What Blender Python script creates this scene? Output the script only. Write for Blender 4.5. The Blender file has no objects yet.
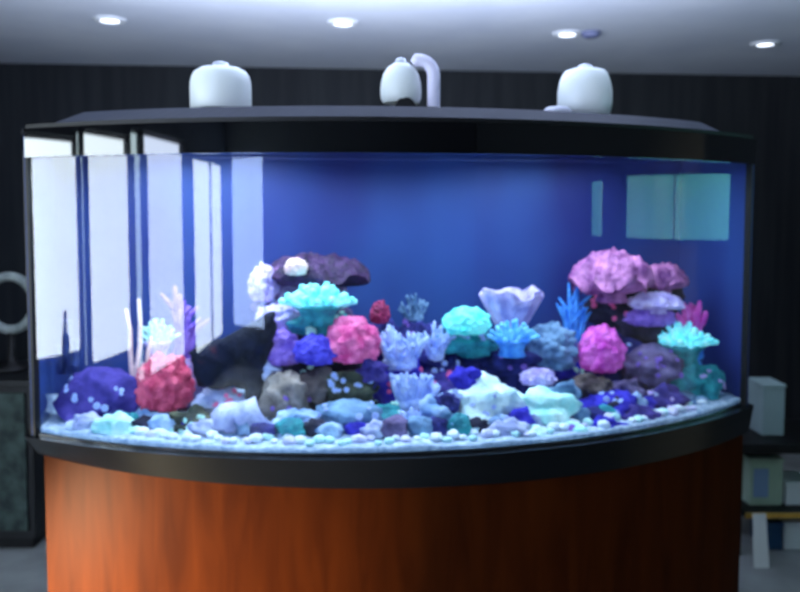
import bpy, bmesh, math, random
from math import sin, cos, pi, radians, sqrt
from mathutils import Vector, Matrix, noise

S = bpy.context.scene
COL = S.collection
EYE = 1.55
PITCH, SHIFT, FPX = radians(3.5), -0.05, 800.0

def at(px, py, Y):
    """world point at depth Y on the sight line of a photo pixel"""
    u = (px - 400) / FPX; v = (296 - py) / FPX + SHIFT
    d = Vector((u, cos(PITCH) + v * sin(PITCH), -sin(PITCH) + v * cos(PITCH)))
    return Vector((0, 0, EYE)) + d * (Y / d.y)

def at_z(px, py, z):
    u = (px - 400) / FPX; v = (296 - py) / FPX + SHIFT
    d = Vector((u, cos(PITCH) + v * sin(PITCH), -sin(PITCH) + v * cos(PITCH)))
    return Vector((0, 0, EYE)) + d * ((z - EYE) / d.z)

# ------------------------------------------------------------------ materials
def lin(c):
    return tuple(((x / 255) / 12.92 if x / 255 <= .04045 else ((x / 255 + .055) / 1.055) ** 2.4) for x in c) + (1,)

def base_mat(name):
    m = bpy.data.materials.new(name); m.use_nodes = True
    nt = m.node_tree
    return m, nt, nt.nodes['Principled BSDF']

def plain(name, c, rough=.5, spec=.5, metal=0, emit=None, es=0):
    m, nt, b = base_mat(name)
    b.inputs['Base Color'].default_value = lin(c)
    b.inputs['Roughness'].default_value = rough
    b.inputs['Specular IOR Level'].default_value = spec
    b.inputs['Metallic'].default_value = metal
    if emit:
        b.inputs['Emission Color'].default_value = lin(emit)
        b.inputs['Emission Strength'].default_value = es
    return m

def mottled(name, c1, c2, scale=25, rough=.6, bump=.4, spec=.3, glow=0, stretch=None, c3=None, vor=False):
    m, nt, b = base_mat(name)
    N, L = nt.nodes, nt.links
    tc = N.new('ShaderNodeTexCoord'); mp = N.new('ShaderNodeMapping')
    L.new(tc.outputs['Object'], mp.inputs['Vector'])
    if stretch: mp.inputs['Scale'].default_value = stretch
    n1 = N.new('ShaderNodeTexNoise'); n1.inputs['Scale'].default_value = scale; n1.inputs['Detail'].default_value = 5
    L.new(mp.outputs[0], n1.inputs['Vector'])
    cr = N.new('ShaderNodeValToRGB')
    cr.color_ramp.elements[0].position = .36; cr.color_ramp.elements[1].position = .64
    cr.color_ramp.elements[0].color = lin(c1); cr.color_ramp.elements[1].color = lin(c2)
    if c3:
        e = cr.color_ramp.elements.new(.73); e.color = lin(c3)
    L.new(n1.outputs['Fac'], cr.inputs['Fac'])
    L.new(cr.outputs['Color'], b.inputs['Base Color'])
    if bump:
        if vor:
            n2 = N.new('ShaderNodeTexVoronoi'); n2.inputs['Scale'].default_value = scale * 4
            src = n2.outputs['Distance']
        else:
            n2 = N.new('ShaderNodeTexNoise'); n2.inputs['Scale'].default_value = scale * 4
            src = n2.outputs['Fac']
        L.new(mp.outputs[0], n2.inputs['Vector'])
        bp = N.new('ShaderNodeBump'); bp.inputs['Strength'].default_value = bump; bp.inputs['Distance'].default_value = .01
        L.new(src, bp.inputs['Height']); L.new(bp.outputs[0], b.inputs['Normal'])
    b.inputs['Roughness'].default_value = rough
    b.inputs['Specular IOR Level'].default_value = spec
    if glow:   # coral fluorescence; on some rocks and the lamp shades an added brightening glow
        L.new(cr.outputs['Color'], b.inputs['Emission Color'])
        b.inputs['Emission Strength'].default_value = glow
    return m

def clear(name, tint, ior, rough=0.0, gain=1.0):
    """thin clear sheet: passes light straight through, reflects by Fresnel"""
    m = bpy.data.materials.new(name); m.use_nodes = True
    nt = m.node_tree; N, L = nt.nodes, nt.links
    N.remove(N['Principled BSDF'])
    t = N.new('ShaderNodeBsdfTransparent'); t.inputs['Color'].default_value = tint
    g = N.new('ShaderNodeBsdfGlossy'); g.inputs['Roughness'].default_value = rough
    mx = N.new('ShaderNodeMixShader')
    if ior is None: mx.inputs[0].default_value = .04      # window panes: the same from both faces
    else:
        f = N.new('ShaderNodeFresnel'); f.inputs['IOR'].default_value = ior; L.new(f.outputs[0], mx.inputs[0])
    L.new(t.outputs[0], mx.inputs[1]); L.new(g.outputs[0], mx.inputs[2])
    L.new(mx.outputs[0], N['Material Output'].inputs['Surface'])
    return m

# ------------------------------------------------------------------ mesh helpers
def link_mesh(name, bm, mat, parent=None, smooth=True):
    """verts are in world space; shifted to the parent's base"""
    me = bpy.data.meshes.new(name)
    if parent is not None:
        off = world_loc(parent)
        bmesh.ops.translate(bm, verts=bm.verts, vec=-off)
    bmesh.ops.recalc_face_normals(bm, faces=bm.faces)
    bm.to_mesh(me); bm.free()
    if smooth:
        for p in me.polygons: p.use_smooth = True
    me.materials.append(mat)
    o = bpy.data.objects.new(name, me); COL.objects.link(o)
    if parent is not None: o.parent = parent
    return o

def world_loc(o):
    v = Vector((0, 0, 0))
    while o is not None:
        v += o.location; o = o.parent
    return v

def rebase(o, p):
    """move a single-mesh thing's origin to p"""
    o.data.transform(Matrix.Translation(-Vector(p))); o.location = p

def thing(name, loc, label, cat, group=None):
    o = bpy.data.objects.new(name, None); COL.objects.link(o)
    o.location = loc; o.empty_display_size = .05
    return tag(o, label, cat, group)

def tag(o, label, cat, group=None):
    o['label'] = label; o['category'] = cat
    if group: o['group'] = group
    return o

def struct(o):
    o['kind'] = 'structure'; return o

def add_box(bm, lo, hi, bev=0):
    r = bmesh.ops.create_cube(bm, size=1)
    vs = r['verts']
    lo, hi = Vector(lo), Vector(hi)
    for v in vs:
        v.co = Vector((lo[i] + (v.co[i] + .5) * (hi[i] - lo[i]) for i in range(3)))
    if bev:
        es = list({e for v in vs for e in v.link_edges})
        bmesh.ops.bevel(bm, geom=es, offset=bev, segments=2, affect='EDGES', profile=.5)
    return bm

def box(lo, hi, bev=0):
    return add_box(bmesh.new(), lo, hi, bev)

def add_prism(bm, outline, z0, z1):
    """outline: list of (x,y) closed; z0/z1 numbers"""
    a = [bm.verts.new((x, y, z0)) for x, y in outline]
    b = [bm.verts.new((x, y, z1)) for x, y in outline]
    n = len(a)
    for i in range(n):
        bm.faces.new((a[i], a[(i + 1) % n], b[(i + 1) % n], b[i]))
    bm.faces.new(a[::-1]); bm.faces.new(b)
    return bm

def add_loft(bm, lo, hi):
    """two outlines of equal length made of 3-D points, capped"""
    a = [bm.verts.new(p) for p in lo]; b = [bm.verts.new(p) for p in hi]
    n = len(a)
    for i in range(n):
        bm.faces.new((a[i], a[(i + 1) % n], b[(i + 1) % n], b[i]))
    bm.faces.new(a[::-1]); bm.faces.new(b)
    return bm

def add_lathe(bm, prof, c=(0, 0, 0), seg=40):
    c = Vector(c); rings = []
    for r, z in prof:
        if r < 1e-6: rings.append([bm.verts.new(c + Vector((0, 0, z)))])
        else: rings.append([bm.verts.new(c + Vector((r * cos(2 * pi * k / seg), r * sin(2 * pi * k / seg), z))) for k in range(seg)])
    for A, B in zip(rings, rings[1:]):
        for k in range(seg):
            k2 = (k + 1) % seg
            if len(A) == 1 and len(B) == 1: continue
            if len(A) == 1: bm.faces.new((A[0], B[k], B[k2]))
            elif len(B) == 1: bm.faces.new((A[k], A[k2], B[0]))
            else: bm.faces.new((A[k], A[k2], B[k2], B[k]))
    return bm

def add_tube(bm, pts, rad, seg=10):
    """tapered round tube along points, rounded tip"""
    pts = [Vector(p) for p in pts]; n = len(pts)
    rad = rad if isinstance(rad, (list, tuple)) else [rad] * n
    rings = []; ref = Vector((0, 1, .01))
    for i, p in enumerate(pts):
        t = (pts[min(i + 1, n - 1)] - pts[max(i - 1, 0)]).normalized()
        a = t.cross(ref)
        if a.length < .05: a = t.cross(Vector((1, 0, 0)))
        a.normalize(); b = t.cross(a)
        rings.append([bm.verts.new(p + (a * cos(2 * pi * k / seg) + b * sin(2 * pi * k / seg)) * rad[i]) for k in range(seg)])
    for A, B in zip(rings, rings[1:]):
        for k in range(seg): bm.faces.new((A[k], A[(k + 1) % seg], B[(k + 1) % seg], B[k]))
    t = (pts[-1] - pts[-2]).normalized()
    tip = bm.verts.new(pts[-1] + t * rad[-1] * .8); root = bm.verts.new(pts[0])
    for k in range(seg):
        bm.faces.new((rings[-1][k], rings[-1][(k + 1) % seg], tip))
        bm.faces.new((rings[0][(k + 1) % seg], rings[0][k], root))
    return bm

# ------------------------------------------------------------------ the bow-front outline
CX, CY, R = -0.1826, 3.7088, 1.7718            # centre and radius of the curved front glass (plan)
TH0, TH1 = -0.468, 0.785
TM = (TH0 + TH1) / 2
MD = Vector((sin(TM), -cos(TM), 0)); TG = Vector((cos(TM), sin(TM), 0))
ZB, ZT = 0.9345, 1.680                          # bottom and top of the visible glass
HALF = R * sin((TH1 - TH0) / 2)
BACK = R * cos((TH1 - TH0) / 2) - 0.42          # distance of the back panel from the arc's centre

def arc(r, n=56, t0=TH0, t1=TH1):
    return [(CX + r * sin(t0 + (t1 - t0) * i / n), CY - r * cos(t0 + (t1 - t0) * i / n)) for i in range(n + 1)]

def back_pt(s, d=BACK):
    p = Vector((CX, CY, 0)) + MD * d + TG * s
    return (p.x, p.y)

def tank_outline(off=0.0, n=56, back=BACK):
    dt = off / R
    return arc(R + off, n, TH0 - dt, TH1 + dt) + [back_pt(HALF + off, back - off), back_pt(-HALF - off, back - off)]

# ------------------------------------------------------------------ room
ZC = 2.44
M_wall = mottled('dark_wall_paint', (36, 38, 42), (46, 49, 52), 3, .75, .05, .25, stretch=(6, 6, .4))
M_wall2 = plain('grey_side_wall', (66, 72, 76), .8, .2)
M_ceil = mottled('ceiling_plaster', (214, 220, 232), (226, 231, 240), 2, .9, .03, .2)
M_floor = mottled('stone_floor', (120, 124, 122), (142, 146, 144), 5, .45, .05, .4)
M_frame = plain('window_frame_paint', (58, 64, 74), .6, .3)
M_pane = clear('window_pane', (.97, .99, 1, 1), None)

W_L = [(-6, 5.6)]
bm = bmesh.new(); add_box(bm, (-3.4, -3.6, -.1), (3.4, 7, 0)); struct(link_mesh('floor', bm, M_floor, smooth=False))
bm = bmesh.new(); add_box(bm, (-3.4, -3.6, ZC), (3.4, 7, ZC + .1)); struct(link_mesh('ceiling', bm, M_ceil, smooth=False))
# back wall, running slightly away towards the right
bL, bR = Vector((-3.4, 4.93)), Vector((3.4, 5.58))
bm = bmesh.new(); add_prism(bm, [(bL.x, bL.y), (bR.x, bR.y), (bR.x, bR.y + .15), (bL.x, bL.y + .15)], 0, ZC)
struct(link_mesh('wall_back', bm, M_wall, smooth=False))

def wall_with_openings(name, axis, pos, thick, a0, a1, holes):
    """axis 'x': wall in the plane x=pos spanning y; axis 'y': plane y=pos spanning x; holes (a,b,z0,z1) sorted"""
    bm = bmesh.new()
    def bx(a, b, z0, z1):
        if b - a < 1e-4 or z1 - z0 < 1e-4: return
        if axis == 'x': add_box(bm, (min(pos, pos + thick), a, z0), (max(pos, pos + thick), b, z1))
        else: add_box(bm, (a, min(pos, pos + thick), z0), (b, max(pos, pos + thick), z1))
    cur = a0
    for a, b, z0, z1 in holes:
        bx(cur, a, 0, ZC); bx(a, b, 0, z0); bx(a, b, z1, ZC); cur = b
    bx(cur, a1, 0, ZC)
    return struct(link_mesh(name, bm, M_wall2, smooth=False))

def window(idx, axis, pos, thick, a, b, z0, z1, pane_mat, bars=(), fr=.022):
    bm = bmesh.new(); mid = pos + thick * .5
    def bx(p, q, u, v, d=.03):
        if axis == 'x': add_box(bm, (mid - d, p, u), (mid + d, q, v))
        else: add_box(bm, (p, mid - d, u), (q, mid + d, v))
    bx(a, b, z0, z0 + fr); bx(a, b, z1 - fr, z1); bx(a, a + fr, z0 + fr, z1 - fr); bx(b - fr, b, z0 + fr, z1 - fr)
    for t in bars: bx(a + (b - a) * t - fr * .4, a + (b - a) * t + fr * .4, z0 + fr, z1 - fr, .02)
    root = struct(link_mesh('window_%d' % idx, bm, M_frame, smooth=False))
    bm = bmesh.new()
    if axis == 'x': pts = [(mid, a + fr, z0 + fr), (mid, b - fr, z0 + fr), (mid, b - fr, z1 - fr), (mid, a + fr, z1 - fr)]
    else: pts = [(a + fr, mid, z0 + fr), (b - fr, mid, z0 + fr), (b - fr, mid, z1 - fr), (a + fr, mid, z1 - fr)]
    bm.faces.new([bm.verts.new(p) for p in pts])
    link_mesh('pane', bm, pane_mat, root, smooth=False)
    # daylight portal
    ld = bpy.data.lights.new('daylight_portal', 'AREA'); ld.shape = 'RECTANGLE'
    ld.size, ld.size_y = b - a, z1 - z0
    ld.cycles.is_portal = True
    lo = bpy.data.objects.new('daylight_portal', ld); COL.objects.link(lo)
    if axis == 'x':
        lo.location = (pos + thick * 1.02, (a + b) / 2, (z0 + z1) / 2)
        lo.rotation_euler = (pi / 2, 0, -pi / 2 if pos < 0 else pi / 2)
    else:
        lo.location = ((a + b) / 2, pos + thick * 1.02, (z0 + z1) / 2); lo.rotation_euler = (pi / 2, 0, pi)   # refined below
    d = Vector((1, 0, 0)) * (1 if pos < 0 else -1) if axis == 'x' else Vector((0, 1, 0))
    lo.rotation_euler = d.to_track_quat('-Z', 'Y').to_euler()
    if axis == 'x': ld.size, ld.size_y = b - a, z1 - z0

left_holes = [(-3.36, -1.82, .30, 1.97), (-1.66, -.45, .36, 2.06), (-.449, -.151, .36, 2.06), (-.15, .74, .60, 2.0), (.741, .859, .60, 2.0), (.86, 1.70, .70, 1.94)]
wall_with_openings('wall_left', 'x', -3.2, -.2, -3.4, 5.2, left_holes)
rear_holes = [(-3.17, -2.22, .36, 2.05)]
wall_with_openings('wall_front', 'y', -3.4, -.2, -3.4, 3.4, rear_holes)
right_holes = [(.30, .62, 1.34, 1.74), (1.0, 2.96, 1.34, 1.76)]
wall_with_openings('wall_right', 'x', 3.2, .2, -3.4, 5.8, right_holes)
M_pane_teal = clear('teal_tinted_pane', (.045, .17, .15, 1), None)
M_pane_dim = clear('lilac_tinted_pane', (.50, .60, .90, 1), None)
M_pane_grey = clear('grey_gap_pane', (.46, .53, .54, 1), None)  # panes added between the windows to grey the gaps in their reflection
M_pane_lilac = clear('pale_lilac_pane', (.78, .80, .95, 1), None)
for i, (h, pm, bars) in enumerate(zip(left_holes, (M_pane, M_pane_lilac, M_pane_grey, M_pane, M_pane_grey, M_pane), ((.45,), (), (), (), (), ()))):
    window(i + 1, 'x', -3.2, -.2, *h, pm, bars)
window(7, 'y', -3.4, -.2, *rear_holes[0], M_pane_dim)
for i, h in enumerate(right_holes):
    window(8 + i, 'x', 3.2, .2, *h, M_pane_teal, (.45,) if i else ())

vz = Vector((-3.238, 1.17, .7015))  # unseen vase added to darken the window's reflection in the glass
o = link_mesh('vase', add_lathe(bmesh.new(), [(0, 0), (.045, 0), (.06, .05), (.058, .11), (.03, .17), (.022, .24), (.03, .27), (.02, .27), (.014, .2), (0, .19)], vz, 28), plain('slate_glaze', (28, 32, 50), .4), None)
tag(o, 'slim dark vase added on the window sill to block its reflection at the tank edge', 'vase'); rebase(o, vz)

# recessed ceiling spotlights
M_trimw = plain('white_trim_ring', (235, 238, 242), .4, .4)
M_lens = plain('lit_lens', (255, 255, 255), .4, .3, 0, (235, 242, 255), 5)
spots = [(110, 19, 'above the glaring end of the tank'), (343, 22, 'above the middle dome lamp'),
         (567, 33, 'above the dome lamp with two highlights'), (765, 43, 'beyond the dark end of the tank')]
for i, (px, py, where) in enumerate(spots):
    c = at_z(px, py, ZC)
    t = thing('ceiling_spotlight', (c.x, c.y, ZC), 'small round recessed ceiling spotlight ' + where, 'spotlight', 'recessed spotlights in the ceiling')
    bm = bmesh.new(); add_lathe(bm, [(.045, .0), (.045, -.012), (.062, -.016), (.075, -.006), (.077, 0)], c, 36); link_mesh('trim_ring', bm, M_trimw, t)
    bm = bmesh.new(); add_lathe(bm, [(0, -.008), (.03, -.008), (.045, -.004)], c, 36); link_mesh('lens', bm, M_lens, t)
    ld = bpy.data.lights.new('spot_glow', 'SPOT'); ld.energy = 2.5; ld.spot_size = radians(80); ld.spot_blend = .6; ld.color = (.9, .95, 1); ld.shadow_soft_size = .04
    lo = bpy.data.objects.new('spot_glow', ld); COL.objects.link(lo); lo.location = c + Vector((0, 0, -.02))
c = at_z(591, 32, ZC)
o = link_mesh('smoke_detector', add_lathe(bmesh.new(), [(0, -.03), (.03, -.03), (.045, -.02), (.05, 0), (0, 0)], c, 32), plain('grey_plastic', (120, 125, 160), .5), None)
tag(o, 'small dim grey disc on the ceiling beside the third spotlight', 'detector'); rebase(o, c)

# ------------------------------------------------------------------ cabinet
M_wood, nt, b = base_mat('mahogany_veneer')
N, L = nt.nodes, nt.links
tc = N.new('ShaderNodeTexCoord'); mp = N.new('ShaderNodeMapping'); mp.inputs['Scale'].default_value = (9, 9, 1.2)
L.new(tc.outputs['Object'], mp.inputs['Vector'])
n1 = N.new('ShaderNodeTexNoise'); n1.inputs['Scale'].default_value = 2.2; n1.inputs['Detail'].default_value = 6; n1.inputs['Distortion'].default_value = .6
L.new(mp.outputs[0], n1.inputs['Vector'])
cr = N.new('ShaderNodeValToRGB'); cr.color_ramp.elements[0].position = .3; cr.color_ramp.elements[1].position = .72
cr.color_ramp.elements[0].color = lin((46, 16, 4)); cr.color_ramp.elements[1].color = lin((64, 26, 6))
L.new(n1.outputs['Fac'], cr.inputs['Fac']); L.new(cr.outputs['Color'], b.inputs['Base Color'])
b.inputs['Roughness'].default_value = .5; b.inputs['Specular IOR Level'].default_value = .015
M_blackgloss = plain('black_gloss_trim', (8, 8, 11), .25, .4)
M_fascia = plain('polished_black_acrylic', (6, 6, 9), .03, 1.0)
M_black = plain('black_satin', (7, 7, 10), .5, .35)
ZR = 0.859                                       # top of the cabinet = underside of the rim
KX, KY, KR = -0.10, 3.548, 1.605
def cab_outline(off=0, n=56):
    a0, a1 = -.60, .81
    pts = [(KX + (KR + off) * sin(a0 + (a1 - a0) * i / n), KY - (KR + off) * cos(a0 + (a1 - a0) * i / n)) for i in range(n + 1)]
    return pts + [(pts[-1][0] - .04, 2.80), (pts[0][0] - .02, 2.60)]
cab = thing('aquarium_cabinet', (0, 2.3, 0), 'curved orange-brown wooden cabinet standing under the big aquarium', 'cabinet')
bm = bmesh.new(); add_prism(bm, cab_outline(), .1, ZR); o = link_mesh('body', bm, M_wood, cab, smooth=False)
for p in o.data.polygons: p.use_smooth = True
o.data.set_sharp_from_angle(angle=radians(40))
bm = bmesh.new(); add_prism(bm, cab_outline(-.05), 0, .1); link_mesh('plinth', bm, M_black, cab, smooth=False)

# ------------------------------------------------------------------ aquarium
tank = thing('aquarium', (0, 2.3, ZR), 'big bow-front aquarium full of corals on the orange wooden cabinet', 'aquarium')
rim_hi = [(x, y, ZB) for x, y in tank_outline(.022)]
rim_lo = [(x, y, ZR + .001) for x, y in cab_outline(.018)]
bm = bmesh.new(); add_loft(bm, rim_lo, rim_hi); o = link_mesh('bottom_rim', bm, M_blackgloss, tank, smooth=False)
o['label'] = 'black curved bottom rim'
for p in o.data.polygons: p.use_smooth = True
o.data.set_sharp_from_angle(angle=radians(40))
M_glass = clear('aquarium_glass', (.985, .995, 1, 1), 1.74)
fr = arc(R)
bm = bmesh.new()
lo_ = [bm.verts.new((x, y, ZB)) for x, y in fr]; hi_ = [bm.verts.new((x, y, ZT + .02)) for x, y in fr]
for i in range(len(fr) - 1): bm.faces.new((lo_[i], lo_[i + 1], hi_[i + 1], hi_[i]))
o = link_mesh('glass_panel', bm, M_glass, tank)
if o.data.polygons[28].normal.y > 0: o.data.flip_normals()          # faces outwards

# blue acrylic behind the water, slight self-glow added to look backlit
M_blue, nt, b = base_mat('blue_acrylic_back')
N, L = nt.nodes, nt.links
tc = N.new('ShaderNodeTexCoord'); mp = N.new('ShaderNodeMapping'); L.new(tc.outputs['Object'], mp.inputs['Vector'])
mp.inputs['Scale'].default_value = (1, 1, .5)
n1 = N.new('ShaderNodeTexNoise'); n1.inputs['Scale'].default_value = 2.4; n1.inputs['Detail'].default_value = 2
L.new(mp.outputs[0], n1.inputs['Vector'])
cr = N.new('ShaderNodeValToRGB'); cr.color_ramp.elements[0].position = .35; cr.color_ramp.elements[1].position = .7
cr.color_ramp.elements[0].color = lin((38, 38, 108)); cr.color_ramp.elements[1].color = lin((50, 74, 138))
L.new(n1.outputs['Fac'], cr.inputs['Fac']); L.new(cr.outputs['Color'], b.inputs['Base Color'])
b.inputs['Roughness'].default_value = .55
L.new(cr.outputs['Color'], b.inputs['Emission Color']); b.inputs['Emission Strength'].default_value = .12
th = .012
q = [back_pt(-HALF), back_pt(HALF), back_pt(HALF, BACK - th), back_pt(-HALF, BACK - th)]
bm = bmesh.new(); add_prism(bm, q, ZB, ZT + .06); o = link_mesh('back_panel', bm, M_blue, tank, smooth=False); o['label'] = 'royal blue back panel'
for s, tt in ((-1, TH0), (1, TH1)):
    a = (CX + R * sin(tt), CY - R * cos(tt)); c2 = back_pt(s * HALF)
    dx = TG * (s * th)
    bm = bmesh.new(); add_prism(bm, [a, c2, (c2[0] + dx.x, c2[1] + dx.y), (a[0] + dx.x, a[1] + dx.y)], ZB, ZT + .06)
    link_mesh('side_panel', bm, M_blue, tank, smooth=False)
    p = Vector((a[0], a[1], 0)); rad = Vector((sin(tt), -cos(tt), 0)); tan = Vector((cos(tt), sin(tt), 0)) * s
    e = [p + rad * .006 - tan * .003, p + rad * .006 + tan * .016, p - rad * .012 + tan * .016, p - rad * .012 - tan * .003]
    bm = bmesh.new(); add_prism(bm, [(v.x, v.y) for v in e], ZB, ZT + .02); link_mesh('edge_trim', bm, M_black, tank, smooth=False)
bm = bmesh.new(); add_prism(bm, tank_outline(-.004), ZB - .002, ZB + .004); link_mesh('base_panel', bm, M_black, tank, smooth=False)
# water: closed body just inside the glass
M_water = clear('reef_water', (.84, .94, 1.0, 1), 1.03)
bm = bmesh.new(); add_prism(bm, tank_outline(-.006, back=BACK + .006), ZB + .006, ZT + .03)
link_mesh('water', bm, M_water, tank, smooth=False)['label'] = 'clear blue tinted water'

# hood
M_hoodgrey = plain('slate_hood_cap', (34, 40, 58), .55, .4)
hood = thing('aquarium_hood', (0, 2.3, ZT), 'long black curved hood covering the top of the aquarium', 'hood')
def band(r0, r1, z0, z1, t0, t1, n=56):
    return add_prism(bmesh.new(), arc(r1, n, t0, t1) + arc(r0, n, t0, t1)[::-1], z0, z1)
o = link_mesh('front_fascia', band(R - .004, R + .014, ZT, 1.755, TH0 + .001, TH1 + .004), M_fascia, hood)
o.data.set_sharp_from_angle(angle=radians(40))
bm = bmesh.new()
out = tank_outline(.012)
# side and rear fascia boards
for a, c2 in ((out[56], out[57]), (out[57], out[58]), (out[58], out[0])):
    d = Vector((c2[0] - a[0], c2[1] - a[1], 0)).normalized(); nn = Vector((-d.y, d.x, 0)) * .016
    add_prism(bm, [a, c2, (c2[0] + nn.x, c2[1] + nn.y), (a[0] + nn.x, a[1] + nn.y)], ZT + .062, 1.755)
link_mesh('rear_fascia', bm, M_black, hood, smooth=False)
bm = bmesh.new(); add_prism(bm, tank_outline(.004), 1.7551, 1.767); link_mesh('lid', bm, M_black, hood, smooth=False)
cap_lo = [(x, y, 1.7672) for x, y in arc(R - .035, 56, TH0 + .02, TH1 - .05) + [back_pt(HALF - .12, BACK + .05), back_pt(-HALF + .08, BACK + .05)]]
cap_hi = [(x, y, 1.802) for x, y in arc(R - .075, 56, TH0 + .07, TH1 - .10) + [back_pt(HALF - .16, BACK + .09), back_pt(-HALF + .12, BACK + .09)]]
bm = bmesh.new(); add_loft(bm, cap_lo, cap_hi); o = link_mesh('cap', bm, M_hoodgrey, hood, smooth=False); o['label'] = 'slate grey sloping top cap'

# dome lamps on the hood
M_dome = mottled('white_enamel', (226, 234, 232), (238, 242, 242), 3, .35, 0, .5, glow=.02)
M_chrome = plain('pale_metal', (200, 205, 215), .3, .5, .6)
def arc_pt(th, r, z): return Vector((CX + r * sin(th), CY - r * cos(th), z))
def dome(th, w, h, label, shape):
    p = arc_pt(th, 1.52, 1.8025)
    t = thing('dome_lamp', p, label, 'lamp', 'white dome lamps on the hood')
    r = w / 2
    link_mesh('base_ring', add_lathe(bmesh.new(), [(0, 0), (r * .9, 0), (r * .9, .012), (r * .8, .016), (0, .016)], p), M_black, t)
    if shape == 0:      # straight drum with rounded shoulder
        prof = [(r * .97, .014), (r, .02), (r, h * .55), (r * .985, h * .68), (r * .93, h * .80), (r * .84, h * .88), (r * .66, h * .95), (r * .4, h * .985), (0, h)]
    elif shape == 1:    # round globe top
        prof = [(r * .86, .03), (r * .98, h * .30), (r, h * .45), (r * .97, h * .6), (r * .86, h * .77), (r * .66, h * .90), (r * .36, h * .98), (0, h)]
    else:               # barrel
        prof = [(r * .84, .014), (r * .93, h * .12), (r, h * .34), (r, h * .55), (r * .93, h * .74), (r * .84, h * .87), (r * .72, h * .95), (r * .45, h * .99), (0, h)]
    link_mesh('lamp_shade', add_lathe(bmesh.new(), prof, p, 48), M_dome, t)
    link_mesh('top_cap', add_lathe(bmesh.new(), [(r * .28, h * .985), (r * .26, h + .008), (r * .12, h + .012), (0, h + .012)], p, 24), M_chrome, t)
    return t, p
dome(-.205, .166, .133, 'white drum-shaped dome lamp with straight sides on the hood', 0)
t, p = dome(.122, .112, .139, 'white globe-topped dome lamp with a bent white pipe at its side', 1)
# bent pipe on the middle lamp and its dark arched mouth
P0 = p + Vector((.088, -.03, .0)); pts = []
for k in range(15):
    a = k / 14
    if a < .5: pts.append(P0 + Vector((0, 0, .10 * a / .5)))
    else:
        g = (a - .5) / .5 * radians(100)
        pts.append(P0 + Vector((-.042 * (1 - cos(g)), .01 * a, .10 + .042 * sin(g))))
link_mesh('pipe', add_tube(bmesh.new(), pts, .0175, 18), plain('lilac_white_pipe', (226, 222, 246), .35), t)['label'] = 'bent lilac-white pipe'
# low arched mouth under the globe, recessed black disc
bm = bmesh.new(); a = [bm.verts.new(p + Vector((.012 + .030 * cos(g), -.0535 + .002, .004 + .036 * sin(g)))) for g in [pi * k / 14 for k in range(15)]]
bq = [bm.verts.new(v.co + Vector((0, .012, 0))) for v in a]
bm.faces.new(a); bm.faces.new(bq[::-1])
for k in range(15): bm.faces.new((a[k], a[(k + 1) % 15], bq[(k + 1) % 15], bq[k]))
link_mesh('mouth', bm, M_black, t, smooth=False)
dome(.497, .158, .153, 'white barrel-shaped dome lamp with two highlights, beside the small white puck', 2)
p = arc_pt(.405, 1.58, 1.8025)
o = link_mesh('round_puck', add_lathe(bmesh.new(), [(0, 0), (.036, 0), (.04, .006), (.038, .018), (.028, .026), (0, .028)], p, 32), plain('puck_white', (205, 206, 222), .45), None)
tag(o, 'small flat white puck on the hood beside the barrel-shaped lamp', 'puck'); rebase(o, p)

# ------------------------------------------------------------------ sand and pebbles
ZS = 0.953
M_sand = mottled('white_coral_sand', (150, 172, 206), (214, 226, 244), 60, .8, .5, .3)
bm = bmesh.new()
nu, nv = 90, 24
front = arc(R - .010, nu)
grid = []
for i in range(nu + 1):
    f = Vector((*front[i], 0)); s = (i / nu * 2 - 1) * (HALF - .01); bk = Vector((*back_pt(s, BACK + .010), 0))
    row = []
    for j in range(nv + 1):
        q = f.lerp(bk, j / nv)
        q.z = ZS + .006 * noise.noise(q * 9) + .004 * noise.noise(q * 30)
        row.append(bm.verts.new(q))
    grid.append(row)
for i in range(nu):
    for j in range(nv): bm.faces.new((grid[i][j], grid[i + 1][j], grid[i + 1][j + 1], grid[i][j + 1]))
# skirt to the base
edge = [grid[i][0] for i in range(nu + 1)]
low = [bm.verts.new((v.co.x, v.co.y, ZB + .007)) for v in edge]
for i in range(nu): bm.faces.new((edge[i], edge[i + 1], low[i + 1], low[i]))
o = link_mesh('sand', bm, M_sand); o['kind'] = 'stuff'
tag(o, 'bright white coral sand covering the aquarium floor', 'sand')

# ------------------------------------------------------------------ reef builders
_rs = [0]
def rock_bm(c, sx, sy, sz, seed, rough=.28, sub=4, freq=1.6, holes=0):
    bm = bmesh.new(); bmesh.ops.create_icosphere(bm, subdivisions=sub, radius=1)
    off = Vector((seed * 7.31, seed * 3.17, seed * 1.73))
    for v in bm.verts:
        n = v.co.normalized()
        d = 1 + rough * noise.noise(n * freq + off) * 1.6 + rough * .55 * noise.noise(n * freq * 2.7 + off) + rough * .3 * noise.noise(n * freq * 6 + off)
        if holes:
            h = noise.noise(n * holes + off * 2)
            if h > .22: d -= (h - .22) * 1.1
        v.co = Vector((n.x * d * sx, n.y * d * sy, n.z * d * sz)) + Vector(c)
    return bm

def lobed_bm(c, sx, sy, sz, seed, cells=5.5, depth=.30, sub=5):
    """cauliflower: billowing lobes over a dome"""
    bm = bmesh.new(); bmesh.ops.create_icosphere(bm, subdivisions=sub, radius=1)
    off = Vector((seed * 5.1, seed * 2.3, seed * 9.7))
    for v in bm.verts:
        n = v.co.normalized()
        dd, _ = noise.voronoi(n * cells * .55 + off)
        d = 1 + depth * (.55 - dd[0] * 1.1) + .10 * noise.noise(n * 2 + off) - .06 * noise.noise(n * 14 + off)
        z = n.z * d
        if z < -.6: z = -.6 + (z + .6) * .3
        v.co = Vector((n.x * d * sx, n.y * d * sy, z * sz)) + Vector(c)
    return bm

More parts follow.
